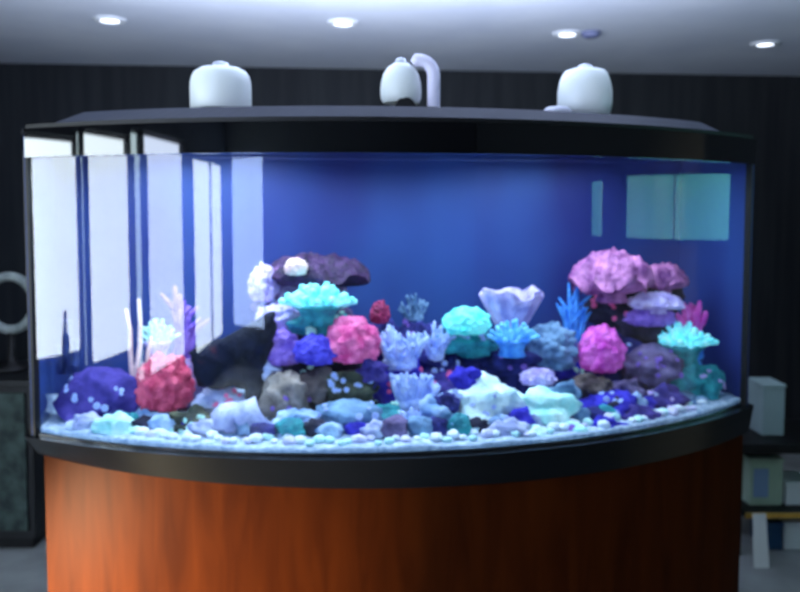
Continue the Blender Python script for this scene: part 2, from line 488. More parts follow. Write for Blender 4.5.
def brain_bm(c, sx, sy, sz, seed, freq=5, depth=.09, sub=5):
    bm = bmesh.new(); bmesh.ops.create_icosphere(bm, subdivisions=sub, radius=1)
    off = Vector((seed * 4.1, seed * 8.3, seed * 2.9))
    for v in bm.verts:
        n = v.co.normalized()
        w = n + Vector((noise.noise(n * 2 + off), noise.noise(n * 2 + off * 2), noise.noise(n * 2 - off))) * .35
        g = abs(noise.noise(w * freq + off))
        d = 1 - depth * max(0, 1 - g * 5) + .08 * noise.noise(n * 1.5 + off)
        v.co = Vector((n.x * d * sx, n.y * d * sy, n.z * d * sz)) + Vector(c)
    return bm

def plate_bm(c, rx, ry, h, seed, ruffle=.25, tilt=(0, 0), holes=0):
    """table coral: a thick plate with a wavy, lobed edge and a knobbly top"""
    bm = bmesh.new(); c = Vector(c); off = Vector((seed * 3.3, seed * 1.9, seed * 6.1))
    nr, ns = 14, 64; top = []; bot = []
    for i in range(nr + 1):
        f = i / nr; rt = []; rb = []
        for k in range(ns):
            a = 2 * pi * k / ns; u = Vector((cos(a), sin(a), 0))
            edge = 1 + .22 * noise.noise(u * 1.6 + off) + .10 * noise.noise(u * 5 + off)
            x, y = cos(a) * f * edge, sin(a) * f * edge
            wav = ruffle * f * f * noise.noise(u * 2.6 + off * 2)
            kn = .16 * noise.noise(Vector((x * 5, y * 5, 0)) + off) + .10 * noise.noise(Vector((x * 13, y * 13, 0)) + off)
            dome_ = (1 - f * f) * .55
            zt = (dome_ + wav + kn + .22 * sqrt(max(0, 1 - f ** 6))) * h
            if holes:
                q = noise.noise(Vector((x * holes, y * holes, 3)) + off)
                if q > .25: zt -= (q - .25) * 1.6 * h
            zb_ = (wav - .25 * (1 - f) - .12 * sqrt(max(0, 1 - f ** 6))) * h
            base = c + Vector((x * rx, y * ry, tilt[0] * x * rx + tilt[1] * y * ry))
            rt.append(bm.verts.new(base + Vector((0, 0, zt)))); rb.append(bm.verts.new(base + Vector((0, 0, zb_))))
            if f == 0: pass
        top.append(rt); bot.append(rb)
    for ring in (top, bot):
        for A, B in zip(ring, ring[1:]):
            for k in range(ns): bm.faces.new((A[k], A[(k + 1) % ns], B[(k + 1) % ns], B[k]))
    for k in range(ns): bm.faces.new((top[-1][k], top[-1][(k + 1) % ns], bot[-1][(k + 1) % ns], bot[-1][k]))
    bmesh.ops.remove_doubles(bm, verts=bm.verts, dist=1e-6)
    return bm

def mm(px, Y): return px * Y / FPX

def add_rock(name, px, py, w, h, Y, mat, label, cat='rock', seed=1, dy=None, rough=.28, group=None, holes=0, freq=1.6):
    c = at(px, py, Y); sx, sz = mm(w, Y) / 2, mm(h, Y) / 2; sy = dy if dy else (sx + sz) * .45
    o = link_mesh(name, rock_bm(c, sx, sy, sz, seed, rough, 4, freq, holes), mat)
    tag(o, label, cat, group); rebase(o, c - Vector((0, 0, sz))); return o

def add_lobed(name, px, py, w, h, Y, mat, label, cat='coral', seed=1, cells=5.5, depth=.3, dy=None):
    c = at(px, py, Y); sx, sz = mm(w, Y) / 2, mm(h, Y) / 2; sy = dy if dy else (sx + sz) * .45
    o = link_mesh(name, lobed_bm(c, sx, sy, sz, seed, cells, depth), mat)
    tag(o, label, cat); rebase(o, c - Vector((0, 0, sz * .6))); return o

def add_brain(name, px, py, w, h, Y, mat, label, cat='coral', seed=1, freq=5):
    c = at(px, py, Y); sx, sz = mm(w, Y) / 2, mm(h, Y) / 2; sy = (sx + sz) * .45
    o = link_mesh(name, brain_bm(c, sx, sy, sz, seed, freq), mat)
    tag(o, label, cat); rebase(o, c - Vector((0, 0, sz))); return o

def add_plate(name, px, py, w, h, Y, mat, label, seed=1, dy=None, ruffle=.3, tilt=(0, 0), holes=0, stalk=None, stalk_mat=None):
    """px,py centre of the plate; stalk = px length below"""
    c = at(px, py, Y); rx = mm(w, Y) / 2; hh = mm(h, Y); ry = dy if dy else rx * .7
    sl = mm(stalk or h * .7, Y)
    t = thing(name, c - Vector((0, 0, sl)), label, 'coral')
    o = link_mesh('plate', plate_bm(c - Vector((0, 0, hh * .35)), rx, ry, hh, seed, ruffle, tilt, holes), mat, t)
    r = rx * .32
    b0 = c - Vector((0, 0, sl))
    link_mesh('stalk', add_lathe(bmesh.new(), [(0, 0), (r * 1.25, 0), (r, sl * .25), (r * .85, sl * .55), (r * 1.2, sl * .9), (0, sl * .95)], b0, 24), stalk_mat or mat, t)
    return t

def add_branches(name, px, py, w, h, Y, mat, label, seed=1, n=12, thick=1.0, tipmat=None, flat=.6, cat='coral'):
    """staghorn clump: each branch forks once"""
    rnd = random.Random(seed * 77 + 5)
    c = at(px, py, Y); W, H = mm(w, Y), mm(h, Y)
    b0 = c - Vector((0, 0, H / 2))
    t = thing(name, b0, label, cat)
    link_mesh('base', rock_bm(b0 + Vector((0, 0, H * .14)), W * .30, W * .30 * flat, H * .18, seed, .2, 3), mat, t)
    for k in range(n):
        g = 2 * pi * (k + rnd.random() * .6) / n; sp = .25 + .75 * sqrt(rnd.random())
        dx, dy = cos(g) * W * .5 * sp, sin(g) * W * .5 * sp * flat
        hh = H * (1 - .45 * sp * sp) * rnd.uniform(.8, 1.05)
        s = b0 + Vector((dx * .25, dy * .25, H * .12)); e = b0 + Vector((dx, dy, hh))
        m = s.lerp(e, .5) + Vector((dx * .12, dy * .12, -H * .04))
        r = max(.0045, W * .055 * thick)
        bm = bmesh.new(); add_tube(bm, [s, s.lerp(m, .6), m, m.lerp(e, .6), e], [r * 1.2, r * 1.1, r, r * .85, r * .55], 9)
        for q in range(2):
            f0 = m.lerp(e, rnd.uniform(0, .4)); v = Vector((rnd.uniform(-1, 1), rnd.uniform(-1, 1) * flat, rnd.uniform(.5, 1.2))).normalized() * H * rnd.uniform(.2, .32)
            add_tube(bm, [f0, f0 + v * .5, f0 + v], [r * .8, r * .7, r * .42], 8)
        link_mesh('branch', bm, mat, t)
    return t

def add_anemone(name, px, py, w, h, Y, mat, mat2, label, seed=1, n=34, thick=1.0, cat='anemone'):
    rnd = random.Random(seed * 31 + 3)
    c = at(px, py, Y); W, H = mm(w, Y), mm(h, Y)
    b0 = c - Vector((0, 0, H / 2))
    t = thing(name, b0, label, cat)
    link_mesh('column', add_lathe(bmesh.new(), [(0, 0), (W * .26, 0), (W * .22, H * .15), (W * .26, H * .32), (W * .36, H * .45), (W * .30, H * .5), (0, H * .46)], b0, 28), mat2, t)
    for k in range(n):
        f = sqrt((k + .5) / n); g = k * 2.39996
        u = Vector((cos(g), sin(g) * .75, 0))
        s = b0 + u * (W * .30 * f) + Vector((0, 0, H * (.47 - .05 * f)))
        up = H * (.52 - .40 * f * f) * rnd.uniform(.85, 1.15); outw = W * (.06 + .20 * f * f) * rnd.uniform(.8, 1.1)
        j = Vector((rnd.uniform(-1, 1), rnd.uniform(-1, 1), 0)) * W * .04
        e = s + u * outw + Vector((0, 0, up)) + j
        m = s + u * outw * .45 + Vector((0, 0, up * .65)) - j * .5
        r = W * .034 * thick
        bm = bmesh.new(); add_tube(bm, [s, s.lerp(m, .6), m, m.lerp(e, .55), e], [r * .9, r, r, r * 1.05, r * 1.25], 9)
        link_mesh('tentacle', bm, mat, t)
    return t

def add_cup(name, px, py, w, h, Y, mat, label, seed=1):
    c = at(px, py, Y); W, H = mm(w, Y) / 2, mm(h, Y)
    b0 = c - Vector((0, 0, H / 2)); off = Vector((seed * 2.7, seed * 1.1, seed))
    t = thing(name, b0, label, 'coral')
    bm = bmesh.new(); ns = 72; rings = []
    prof = [(.20, .0), (.26, .15), (.42, .35), (.64, .58), (.84, .80), (1.0, 1.0), (.95, 1.02), (.78, .84), (.56, .62), (.32, .42), (.05, .34)]
    for r, z in prof:
        ring = []
        for k in range(ns):
            a = 2 * pi * k / ns; u = Vector((cos(a), sin(a), 0))
            f = r * (1 + .20 * z * noise.noise(u * 2.2 + off) + .09 * z * sin(11 * a + 3 * noise.noise(u + off)))
            zz = z * (1 + .18 * noise.noise(u * 2.0 + off * 2)) + .02 * noise.noise(u * 9 + Vector((0, 0, z * 6)))
            ring.append(bm.verts.new(b0 + Vector((u.x * f * W, u.y * f * W * .7, zz * H))))
        rings.append(ring)
    for A, B in zip(rings, rings[1:]):
        for k in range(ns): bm.faces.new((A[k], A[(k + 1) % ns], B[(k + 1) % ns], B[k]))
    bm.faces.new(rings[-1]); bm.faces.new(rings[0][::-1])
    link_mesh('cup', bm, mat, t)
    link_mesh('foot', rock_bm(b0 + Vector((0, 0, H * .02)), W * .42, W * .34, H * .10, seed, .2, 3), mat, t)
    return t

def add_slab(name, poly, Y, th, mat, label, seed=1, cat='rock', lean=0.0):
    """upright slab of rock with a given silhouette, rough skin and real thickness"""
    pts = [at(x, y, Y) for x, y in poly]; c = sum(pts, Vector()) / len(pts)
    dense = []
    for a, b_ in zip(pts, pts[1:] + pts[:1]):
        for k in range(8): dense.append(a.lerp(b_, k / 8))
    n = len(dense); off = Vector((seed * 3.1, seed, seed * 2.2))
    bm = bmesh.new(); rings = []
    prof = [(.0, -1.0), (.45, -.98), (.75, -.85), (.93, -.5), (1, 0), (.93, .5), (.75, .85), (.45, .98), (0, 1)]
    for f, d in prof:
        if f == 0: rings.append([bm.verts.new(c + Vector((0, d * th / 2, 0)))]); continue
        ring = []
        for p in dense:
            q = c.lerp(p, f); q = q + Vector((0, d * th / 2, 0))
            k = noise.noise(q * 22 + off) * .010 + noise.noise(q * 55 + off) * .005
            q += Vector((k, k * 1.6, k)); ring.append(bm.verts.new(q))
        rings.append(ring)
    for A, B in zip(rings, rings[1:]):
        for k in range(n):
            k2 = (k + 1) % n
            if len(A) == 1: bm.faces.new((A[0], B[k], B[k2]))
            elif len(B) == 1: bm.faces.new((A[k], A[k2], B[0]))
            else: bm.faces.new((A[k], A[k2], B[k2], B[k]))
    o = link_mesh(name, bm, mat); tag(o, label, cat)
    rebase(o, Vector((c.x, c.y, min(p.z for p in pts)))); return o

# coral and rock colours
def RM(n, a, b_, **k): return mottled(n, a, b_, k.pop('scale', 18), .8, .6, .2, **k)
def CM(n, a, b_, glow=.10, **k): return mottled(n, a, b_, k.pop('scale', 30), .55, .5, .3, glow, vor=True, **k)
M = dict(
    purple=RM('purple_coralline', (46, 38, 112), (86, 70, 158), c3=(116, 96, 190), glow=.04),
    indigo=RM('indigo_rock', (30, 30, 88), (62, 62, 140)),
    navy=RM('navy_rock', (8, 10, 24), (20, 24, 50), c3=(64, 24, 44)),
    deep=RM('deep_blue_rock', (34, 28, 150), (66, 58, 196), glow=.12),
    brown=RM('brown_rock', (66, 52, 60), (126, 108, 106), c3=(170, 150, 140)),
    tan=RM('tan_rock', (128, 112, 108), (196, 176, 166), c3=(88, 76, 92)),
    olive=RM('olive_rock', (40, 46, 44), (104, 104, 84), c3=(160, 160, 130)),
    mauve=RM('mauve_rock', (84, 70, 112), (142, 122, 168)),
    dark=RM('shadow_rock', (24, 24, 44), (58, 54, 82), c3=(100, 84, 110)),
    steel=RM('steel_blue_rock', (84, 116, 156), (140, 172, 208)),
    lilacrock=RM('lilac_white_rock', (140, 146, 196), (214, 216, 242)),
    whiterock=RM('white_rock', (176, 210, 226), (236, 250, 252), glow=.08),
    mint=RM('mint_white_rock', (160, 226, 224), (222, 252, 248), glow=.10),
    palerock=RM('pale_blue_rock', (126, 156, 206), (196, 216, 244)),
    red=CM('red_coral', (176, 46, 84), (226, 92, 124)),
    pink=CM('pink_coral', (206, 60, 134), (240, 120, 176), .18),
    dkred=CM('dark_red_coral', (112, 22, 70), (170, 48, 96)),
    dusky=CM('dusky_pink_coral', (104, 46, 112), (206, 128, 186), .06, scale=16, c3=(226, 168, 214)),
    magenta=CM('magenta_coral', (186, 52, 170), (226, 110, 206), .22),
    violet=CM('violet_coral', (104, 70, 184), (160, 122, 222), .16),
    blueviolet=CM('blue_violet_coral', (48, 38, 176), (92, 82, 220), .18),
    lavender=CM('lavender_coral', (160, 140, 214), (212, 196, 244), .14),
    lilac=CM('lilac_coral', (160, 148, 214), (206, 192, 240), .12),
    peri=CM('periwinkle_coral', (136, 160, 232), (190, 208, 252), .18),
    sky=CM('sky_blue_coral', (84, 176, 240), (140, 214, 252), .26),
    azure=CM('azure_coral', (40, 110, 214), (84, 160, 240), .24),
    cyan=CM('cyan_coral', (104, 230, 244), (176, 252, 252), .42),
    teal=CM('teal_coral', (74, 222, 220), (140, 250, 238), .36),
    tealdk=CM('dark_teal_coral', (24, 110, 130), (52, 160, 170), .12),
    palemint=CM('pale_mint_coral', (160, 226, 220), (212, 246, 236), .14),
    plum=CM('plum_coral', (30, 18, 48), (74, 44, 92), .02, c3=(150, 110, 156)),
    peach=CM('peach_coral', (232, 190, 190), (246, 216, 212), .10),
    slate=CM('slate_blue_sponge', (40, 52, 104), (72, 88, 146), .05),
)

# ------------------------------------------------------------------ reef: end under the glare
add_rock('live_rock', 80, 400, 96, 62, 2.24, M['purple'], 'purple encrusted rock lying low at the glaring end of the tank', seed=3, rough=.16, dy=.09)
# dark sponge tubes standing on it
b0 = at(62, 374, 2.26)
t = thing('tube_sponge', b0, 'dark slate-blue tube sponge standing on the low purple rock', 'sponge')
for dx, hh, r in ((0, .155, .014), (.022, .10, .012), (-.02, .08, .011)):
    q = b0 + Vector((dx, .01 * dx, 0))
    bm = bmesh.new(); add_lathe(bm, [(0, 0), (r * .8, 0), (r, hh * .3), (r * .95, hh * .7), (r * 1.12, hh * .97), (r, hh), (r * .7, hh * .98), (r * .5, hh * .8), (0, hh * .75)], q, 18)
    link_mesh('tube', bm, M['slate'], t)
b0 = at(137, 412, 2.30)
t = thing('whip_coral', b0, 'thin peach whip coral rising beside the pinkish red coral', 'coral')
for k, (dx, hh) in enumerate(((-.012, .30), (.008, .33), (.024, .22))):
    link_mesh('branch', add_tube(bmesh.new(), [b0 + Vector((dx * j * .4, 0, hh * j / 5)) + Vector((.005 * sin(j * 2 + k), 0, 0)) for j in range(6)], [.009, .008, .0075, .007, .006, .005], 10), M['peach'], t)
add_rock('live_rock', 172, 388, 78, 62, 2.40, M['mauve'], 'mauve rock behind the pinkish red coral', seed=5)
add_anemone('anemone', 158, 340, 40, 44, 2.38, M['palemint'], M['lavender'], 'pale mint anemone above the pinkish red coral', seed=2, n=26)
add_branches('finger_coral', 181, 325, 28, 90, 2.46, M['violet'], 'upright violet finger coral between the pale mint anemone and the dark slab', seed=4, n=7, thick=2.6, flat=.5)
add_lobed('cauliflower_coral', 165, 386, 56, 66, 2.24, M['red'], 'pinkish red cauliflower coral at the glaring end of the tank', seed=6)
add_rock('live_rock', 150, 420, 44, 26, 2.20, M['palerock'], 'pale blue rock under the pinkish red coral', seed=7)
add_rock('live_rock', 193, 426, 52, 34, 2.13, M['olive'], 'dark olive rock in front of the pinkish red coral', seed=8, rough=.34)
add_slab('leaning_slab', [(191, 350), (225, 336), (262, 316), (274, 312), (276, 330), (268, 360), (264, 400), (258, 410), (248, 408), (252, 388), (236, 386), (214, 390), (196, 388)], 2.20, .07,
         M['navy'], 'dark navy slab leaning beside the coral mound, broad end towards the pinkish red coral', seed=2)
add_rock('live_rock', 222, 402, 56, 26, 2.22, M['lilacrock'], 'pale lilac rock directly under the dark navy slab', seed=11)
# arch rock with a hole
c0 = at(240, 447, 2.10); t0 = []
for k in range(15):
    g = pi * k / 14; t0.append(c0 + Vector((-cos(g) * .058, .004 * sin(5 * g), sin(g) * .088)))
bm = add_tube(bmesh.new(), t0, [.040 + .008 * sin(k * 1.7) for k in range(15)], 18)
for v in bm.verts:
    kk = noise.noise(v.co * 34) * .013 + noise.noise(v.co * 80) * .005; v.co += Vector((kk, kk, kk * .8))
o = link_mesh('arch_rock', bm, M['lilacrock']); tag(o, 'lilac white arch rock with a dark hole below the navy slab', 'rock'); rebase(o, c0)
add_rock('live_rock', 240, 432, 40, 30, 2.20, M['dark'], 'dark rock filling the hole behind the lilac white arch', seed=13)

# ------------------------------------------------------------------ reef: mound with the pink coral
add_rock('live_rock', 318, 382, 130, 96, 2.40, M['dark'], 'large dark rock at the core of the mound with the pink coral', seed=14, dy=.14)
add_rock('live_rock', 306, 318, 92, 76, 2.48, M['mauve'], 'mauve rock under the plum plate coral atop its mound', seed=15, dy=.11)
add_plate('plate_coral', 316, 268, 96, 30, 2.44, M['plum'], 'dark plum plate coral on top of the mound with the pink coral', seed=3, ruffle=.5, stalk=30, dy=.10)
add_lobed('cauliflower_coral', 264, 286, 30, 44, 2.44, M['lavender'], 'small lavender coral at the edge of the plum plate coral', seed=8)
add_lobed('cauliflower_coral', 296, 268, 22, 20, 2.34, M['peach'], 'tiny pale peach coral sitting on the plum plate coral', seed=9)
add_lobed('cauliflower_coral', 280, 318, 50, 28, 2.36, M['lilac'], 'pale lilac coral between the bright cyan anemone and dark slab tip', seed=10)
add_rock('live_rock', 322, 326, 60, 24, 2.32, M['tealdk'], 'dark teal rock ledge carrying the bright cyan anemone', seed=16)
add_anemone('anemone', 318, 304, 74, 40, 2.28, M['cyan'], M['tealdk'], 'bright cyan anemone under the plum plate coral', seed=5, n=44, thick=1.15)
add_lobed('cauliflower_coral', 352, 343, 54, 54, 2.24, M['pink'], 'hot pink cauliflower coral below the bright cyan anemone', seed=11)
add_lobed('cauliflower_coral', 380, 314, 20, 26, 2.36, M['dkred'], 'small dark red coral just above the hot pink coral', seed=12)
add_rock('live_rock', 384, 338, 34, 40, 2.42, M['indigo'], 'indigo rock under the small dark red coral', seed=17)
add_lobed('cauliflower_coral', 276, 350, 50, 42, 2.26, M['violet'], 'violet coral beside the narrow tip of the navy slab', seed=13)
add_lobed('cauliflower_coral', 316, 352, 44, 34, 2.22, M['blueviolet'], 'deep blue-violet coral between the violet and hot pink corals', seed=14)
add_rock('live_rock', 284, 396, 54, 50, 2.20, M['tan'], 'tan rock below the violet coral', seed=18, holes=2.2)
add_rock('live_rock', 350, 386, 56, 34, 2.22, M['olive'], 'dark olive rock below the hot pink coral', seed=19)
add_rock('live_rock', 296, 428, 46, 34, 2.10, M['palerock'], 'pale blue rock on the sand below the tan rock', seed=20, rough=.35)
add_rock('live_rock', 352, 424, 76, 42, 2.14, M['steel'], 'broad steel-blue rock on the sand below the olive rock', seed=21)
add_branches('staghorn_coral', 402, 344, 58, 52, 2.30, M['peri'], 'pale periwinkle staghorn coral just beside the hot pink coral', seed=6, n=13, thick=1.15)
add_rock('live_rock', 398, 382, 58, 52, 2.36, M['deep'], 'deep blue rock under the periwinkle staghorn coral', seed=22)
add_branches('staghorn_coral', 412, 386, 60, 48, 2.22, M['peri'], 'pale periwinkle staghorn coral halfway down the mound', seed=7, n=13, thick=1.2)
add_rock('live_rock', 388, 424, 44, 36, 2.16, M['tealdk'], 'dark teal rock at the foot of the staghorn corals', seed=23)
add_branches('staghorn_coral', 418, 424, 56, 46, 2.12, M['peri'], 'pale periwinkle staghorn coral lowest on the sand', seed=8, n=13, thick=1.2)

# ------------------------------------------------------------------ reef: the middle
add_rock('live_rock', 478, 372, 150, 60, 2.52, M['indigo'], 'wide indigo rock in the shade at the middle of the reef', seed=24, dy=.11)
add_branches('staghorn_coral', 414, 306, 30, 34, 2.56, M['steel'], 'small dim blue staghorn coral near the back panel', seed=9, n=9)
add_rock('live_rock', 418, 342, 44, 46, 2.56, M['indigo'], 'indigo rock under the small dim blue staghorn coral', seed=25)
add_branches('staghorn_coral', 436, 338, 32, 44, 2.36, M['peri'], 'little white-blue staghorn coral next to the bright teal coral', seed=10, n=9, thick=1.2)
add_rock('live_rock', 466, 344, 66, 26, 2.42, M['tealdk'], 'dark teal rock under the bright teal coral', seed=26)
add_rock('live_rock', 440, 366, 40, 28, 2.42, M['indigo'], 'indigo rock under the little white-blue staghorn coral', seed=41)
add_lobed('cauliflower_coral', 467, 323, 48, 32, 2.36, M['teal'], 'bright teal cauliflower coral in the middle of the reef', seed=15, depth=.22)
add_cup('cup_coral', 511, 320, 64, 56, 2.44, M['lilac'], 'large pale lilac cup coral in the middle of the reef', seed=7)
add_anemone('anemone', 512, 338, 54, 36, 2.34, M['sky'], M['azure'], 'sky blue anemone in front of the lilac cup coral', seed=7, n=30)
add_rock('live_rock', 512, 362, 60, 22, 2.42, M['indigo'], 'indigo rock directly under the sky blue anemone', seed=42)
add_lobed('cauliflower_coral', 552, 350, 54, 54, 2.46, M['steel'], 'steel blue coral beside the sky blue anemone', seed=16)
add_branches('fan_coral', 574, 318, 30, 78, 2.52, M['azure'], 'upright azure fan coral between the steel blue coral and pink plate', seed=11, n=9, thick=1.4, flat=.25)
add_rock('live_rock', 572, 364, 50, 30, 2.56, M['deep'], 'deep blue rock at the foot of the azure fan coral', seed=27)
add_rock('live_rock', 440, 388, 62, 34, 2.36, M['purple'], 'purple rock beside the middle staghorn coral', seed=28)
add_lobed('cauliflower_coral', 538, 378, 36, 20, 2.30, M['lavender'], 'low lavender coral behind the mint white rock', seed=17)
add_rock('live_rock', 484, 412, 76, 60, 2.20, M['whiterock'], 'tall white rock in front of the shaded indigo rock', seed=29, rough=.34)
add_rock('live_rock', 546, 410, 62, 40, 2.20, M['mint'], 'bright mint white rock on the sand in the middle', seed=30, rough=.25)
add_rock('live_rock', 508, 432, 44, 28, 2.10, M['lilacrock'], 'low lilac white rock between the tall white and mint rocks', seed=31)
add_rock('live_rock', 540, 438, 34, 22, 2.09, M['whiterock'], 'small white rock in front of the mint white rock', seed=32)
add_rock('live_rock', 577, 436, 34, 22, 2.12, M['mint'], 'small mint white rock beside the deep blue rock', seed=33)
add_rock('live_rock', 455, 432, 38, 24, 2.10, M['palerock'], 'small pale blue rock at the foot of the tall white rock', seed=34)

# ------------------------------------------------------------------ reef: mound with the dusky pink plates
add_rock('live_rock', 640, 374, 140, 84, 2.60, M['indigo'], 'large indigo rock at the core of the mound with pink plates', seed=35, dy=.13)
add_rock('live_rock', 634, 312, 84, 66, 2.62, M['dark'], 'dark rock under the dusky pink plate corals', seed=36, dy=.10)
add_plate('plate_coral', 612, 268, 82, 40, 2.52, M['dusky'], 'larger dusky pink plate coral with dark pits atop its mound', seed=5, ruffle=.35, holes=4.5, stalk=34, dy=.10)
add_plate('plate_coral', 664, 274, 50, 24, 2.58, M['dusky'], 'smaller dusky pink plate coral beside the larger pitted one', seed=9, ruffle=.3, stalk=26)
add_plate('plate_coral', 656, 299, 56, 16, 2.50, M['lavender'], 'pale lavender plate coral under the smaller pink plate', seed=10, ruffle=.3, stalk=14)
add_lobed('cauliflower_coral', 650, 318, 50, 22, 2.52, M['violet'], 'violet coral under the pale lavender plate', seed=18)
add_branches('finger_coral', 692, 316, 34, 36, 2.60, M['magenta'], 'pink-violet finger coral above the icy cyan anemone', seed=12, n=7, thick=1.8)
add_rock('live_rock', 700, 350, 46, 44, 2.66, M['indigo'], 'indigo rock under the pink-violet finger coral', seed=43)
add_lobed('cauliflower_coral', 601, 353, 46, 52, 2.42, M['magenta'], 'magenta cauliflower coral beside the azure fan coral', seed=19)
add_anemone('anemone', 684, 344, 58, 42, 2.50, M['cyan'], M['tealdk'], 'icy cyan anemone under the pink-violet finger coral', seed=9, n=38, thick=1.15)
add_rock('live_rock', 652, 368, 56, 38, 2.46, M['mauve'], 'mauve rock between the magenta coral and icy cyan anemone', seed=37)
add_rock('live_rock', 686, 384, 62, 44, 2.50, M['tealdk'], 'dark teal rock below the icy cyan anemone', seed=38)
add_rock('live_rock', 592, 388, 42, 26, 2.36, M['brown'], 'brown rock below the magenta coral', seed=39)
add_rock('live_rock', 612, 412, 76, 40, 2.30, M['deep'], 'deep blue rock on the sand below the brown rock', seed=40)
add_rock('live_rock', 662, 402, 44, 30, 2.38, M['purple'], 'purple rock beside the deep blue rock on the sand', seed=44)
add_lobed('cauliflower_coral', 722, 352, 30, 40, 2.68, M['azure'], 'azure coral at the dark end of the tank', seed=20)
add_rock('live_rock', 716, 382, 44, 34, 2.64, M['steel'], 'steel blue rock under the azure coral at the tank end', seed=45)

fill = [(66, 430, 34, 20, 'lilacrock', 'small lilac white stone in front of the low purple rock'), (106, 430, 40, 24, 'mint', 'small mint stone in front of the low purple rock'),
        (222, 440, 30, 18, 'steel', 'small steel-blue stone beside the foot of the arch rock'), (272, 438, 30, 20, 'lilacrock', 'small lilac white stone against the arch rock'),
        (322, 436, 32, 22, 'dark', 'small dark stone between the pale blue and the broad steel-blue rocks'), (384, 440, 30, 18, 'palerock', 'small pale blue stone below the dark teal rock'),
        (436, 412, 34, 34, 'palerock', 'pale blue stone between the staghorn corals and the tall white rock'), (446, 404, 26, 24, 'indigo', 'small indigo stone next to the tall white rock'),
        (606, 428, 36, 20, 'blue', 'small blue stone in front of the deep blue rock'), (640, 418, 40, 26, 'purple', 'small purple stone between the deep blue and purple rocks'),
        (690, 406, 34, 22, 'steel', 'small steel-blue stone below the dark teal rock'), (724, 394, 30, 18, 'lilacrock', 'small lilac white stone at the dark end of the tank'),
        (628, 392, 34, 24, 'mauve', 'small mauve stone beside the brown rock'), (262, 372, 30, 26, 'lilacrock', 'small lilac white stone between the slab and the tan rock'),
        (316, 384, 34, 30, 'brown', 'small brown stone between the tan rock and the olive rock'), (372, 372, 28, 26, 'purple', 'small purple stone below the periwinkle staghorn coral'),
        (466, 378, 30, 24, 'deep', 'small deep blue stone behind the tall white rock'), (566, 396, 30, 26, 'steel', 'small steel-blue stone beside the mint white rock')]
M['blue'] = M['deep']
for k, (px, py, w, h, mk, lab) in enumerate(fill):
    f = px / 800
    Yf = 2.07 if px < 560 else 2.07 + (px - 560) / 180 * .40
    if py < 400: Yf += .14
    elif py < 415: Yf += .07
    add_rock('reef_stone', px, py, w, h, Yf, M[mk], lab, 'rock', 60 + k, None, .34)

# keep every reef piece clear of the glass: slide it inwards where it would touch
def keep_inside(o):
    meshes = [m for m in [o] + list(o.children) if m.type == 'MESH']
    pts = [o.location + (v.co if m is o else m.location + v.co) for m in meshes for v in m.data.vertices]
    O = Vector((CX, CY, 0)); total = Vector()
    for _ in range(6):
        ts = [(p + total - O).dot(TG) for p in pts]; ms = [(p + total - O).dot(MD) for p in pts]
        if max(ts) > HALF - .02: total -= TG * (max(ts) - HALF + .02)
        if min(ts) < -HALF + .02: total += TG * (-HALF + .02 - min(ts))
        if min(ms) < BACK + .02: total += MD * (BACK + .02 - min(ms))
        w = max((Vector((p.x + total.x - CX, p.y + total.y - CY, 0)) for p in pts), key=lambda v: v.length)
        if w.length > R - .022: total -= w.normalized() * (w.length - R + .022)
    o.location += total
    return total.length
for o in list(S.objects):
    if o.parent is None and o.get('category') in ('rock', 'coral', 'anemone', 'sponge'):
        d_ = keep_inside(o)
        if d_ > .03: print('moved', o.name, o['label'], round(d_, 3))

# front row of small mixed stones, just behind the pebble strip
rnd = random.Random(21)
big = [o for o in S.objects if o.parent is None and o.get('category') in ('rock', 'coral') and o.name.split('.')[0] in ('live_rock', 'staghorn_coral', 'arch_rock', 'cauliflower_coral') and o.location.z < ZS + .09]
tones = [('steel', 'steel-blue'), ('dark', 'dark'), ('lilacrock', 'lilac white'), ('indigo', 'indigo'), ('palerock', 'pale blue'), ('mauve', 'mauve'), ('tealdk', 'dark teal'), ('deep', 'deep blue')]
used = set()
NS = 34
for k in range(NS):
    th_ = TH0 + .06 + (TH1 - TH0 - .12) * (k + rnd.uniform(-.2, .2)) / (NS - 1)
    q = arc_pt(th_, R - rnd.uniform(.105, .135), ZS)
    near = min(big, key=lambda o: (Vector((o.location.x, o.location.y, 0)) - Vector((q.x, q.y, 0))).length)
    for tr in range(8):
        mk, nm = tones[(k * 3 + tr) % 8] if q.x < .35 else tones[(k * 3 + tr) % 8]
        lab = nm + ' small front-row stone below the ' + ' '.join(near['label'].split()[:9])
        if lab not in used: break
    used.add(lab)
    rx, rz = rnd.uniform(.026, .040), rnd.uniform(.018, .030)
    o = link_mesh('front_stone', rock_bm(q + Vector((0, 0, rz * .7)), rx, rx * .75, rz, 90 + k, .32, 3), M[mk])
    tag(o, lab, 'stone'); rebase(o, q)

# button polyps growing on the rocks
rnd = random.Random(5)
def polyp_mesh(mat):
    bm = bmesh.new(); add_lathe(bm, [(0, -.3), (.45, -.3), (.5, .2), (1.0, .55), (.9, .68), (.45, .5), (.2, .62), (0, .55)], (0, 0, 0), 14)
    for v in bm.verts:
        r = sqrt(v.co.x ** 2 + v.co.y ** 2)
        if r > .8: v.co.z += .16 * sin(7 * math.atan2(v.co.y, v.co.x))
    me = bpy.data.meshes.new('button_polyp'); bmesh.ops.recalc_face_normals(bm, faces=bm.faces); bm.to_mesh(me); bm.free()
    for p in me.polygons: p.use_smooth = True
    me.materials.append(mat); return me
pol = [(polyp_mesh(M[k]), n) for k, n in (('violet', 'violet'), ('peri', 'pale blue'), ('pink', 'pink'), ('palemint', 'mint green'), ('lavender', 'lavender'))]
hosts = [o for o in S.objects if o.name.startswith('live_rock') and o.type == 'MESH']
hosts = [o for o in hosts if any(w in o['label'] for w in ('indigo', 'dark', 'mauve', 'purple', 'deep blue', 'olive', 'tan'))]
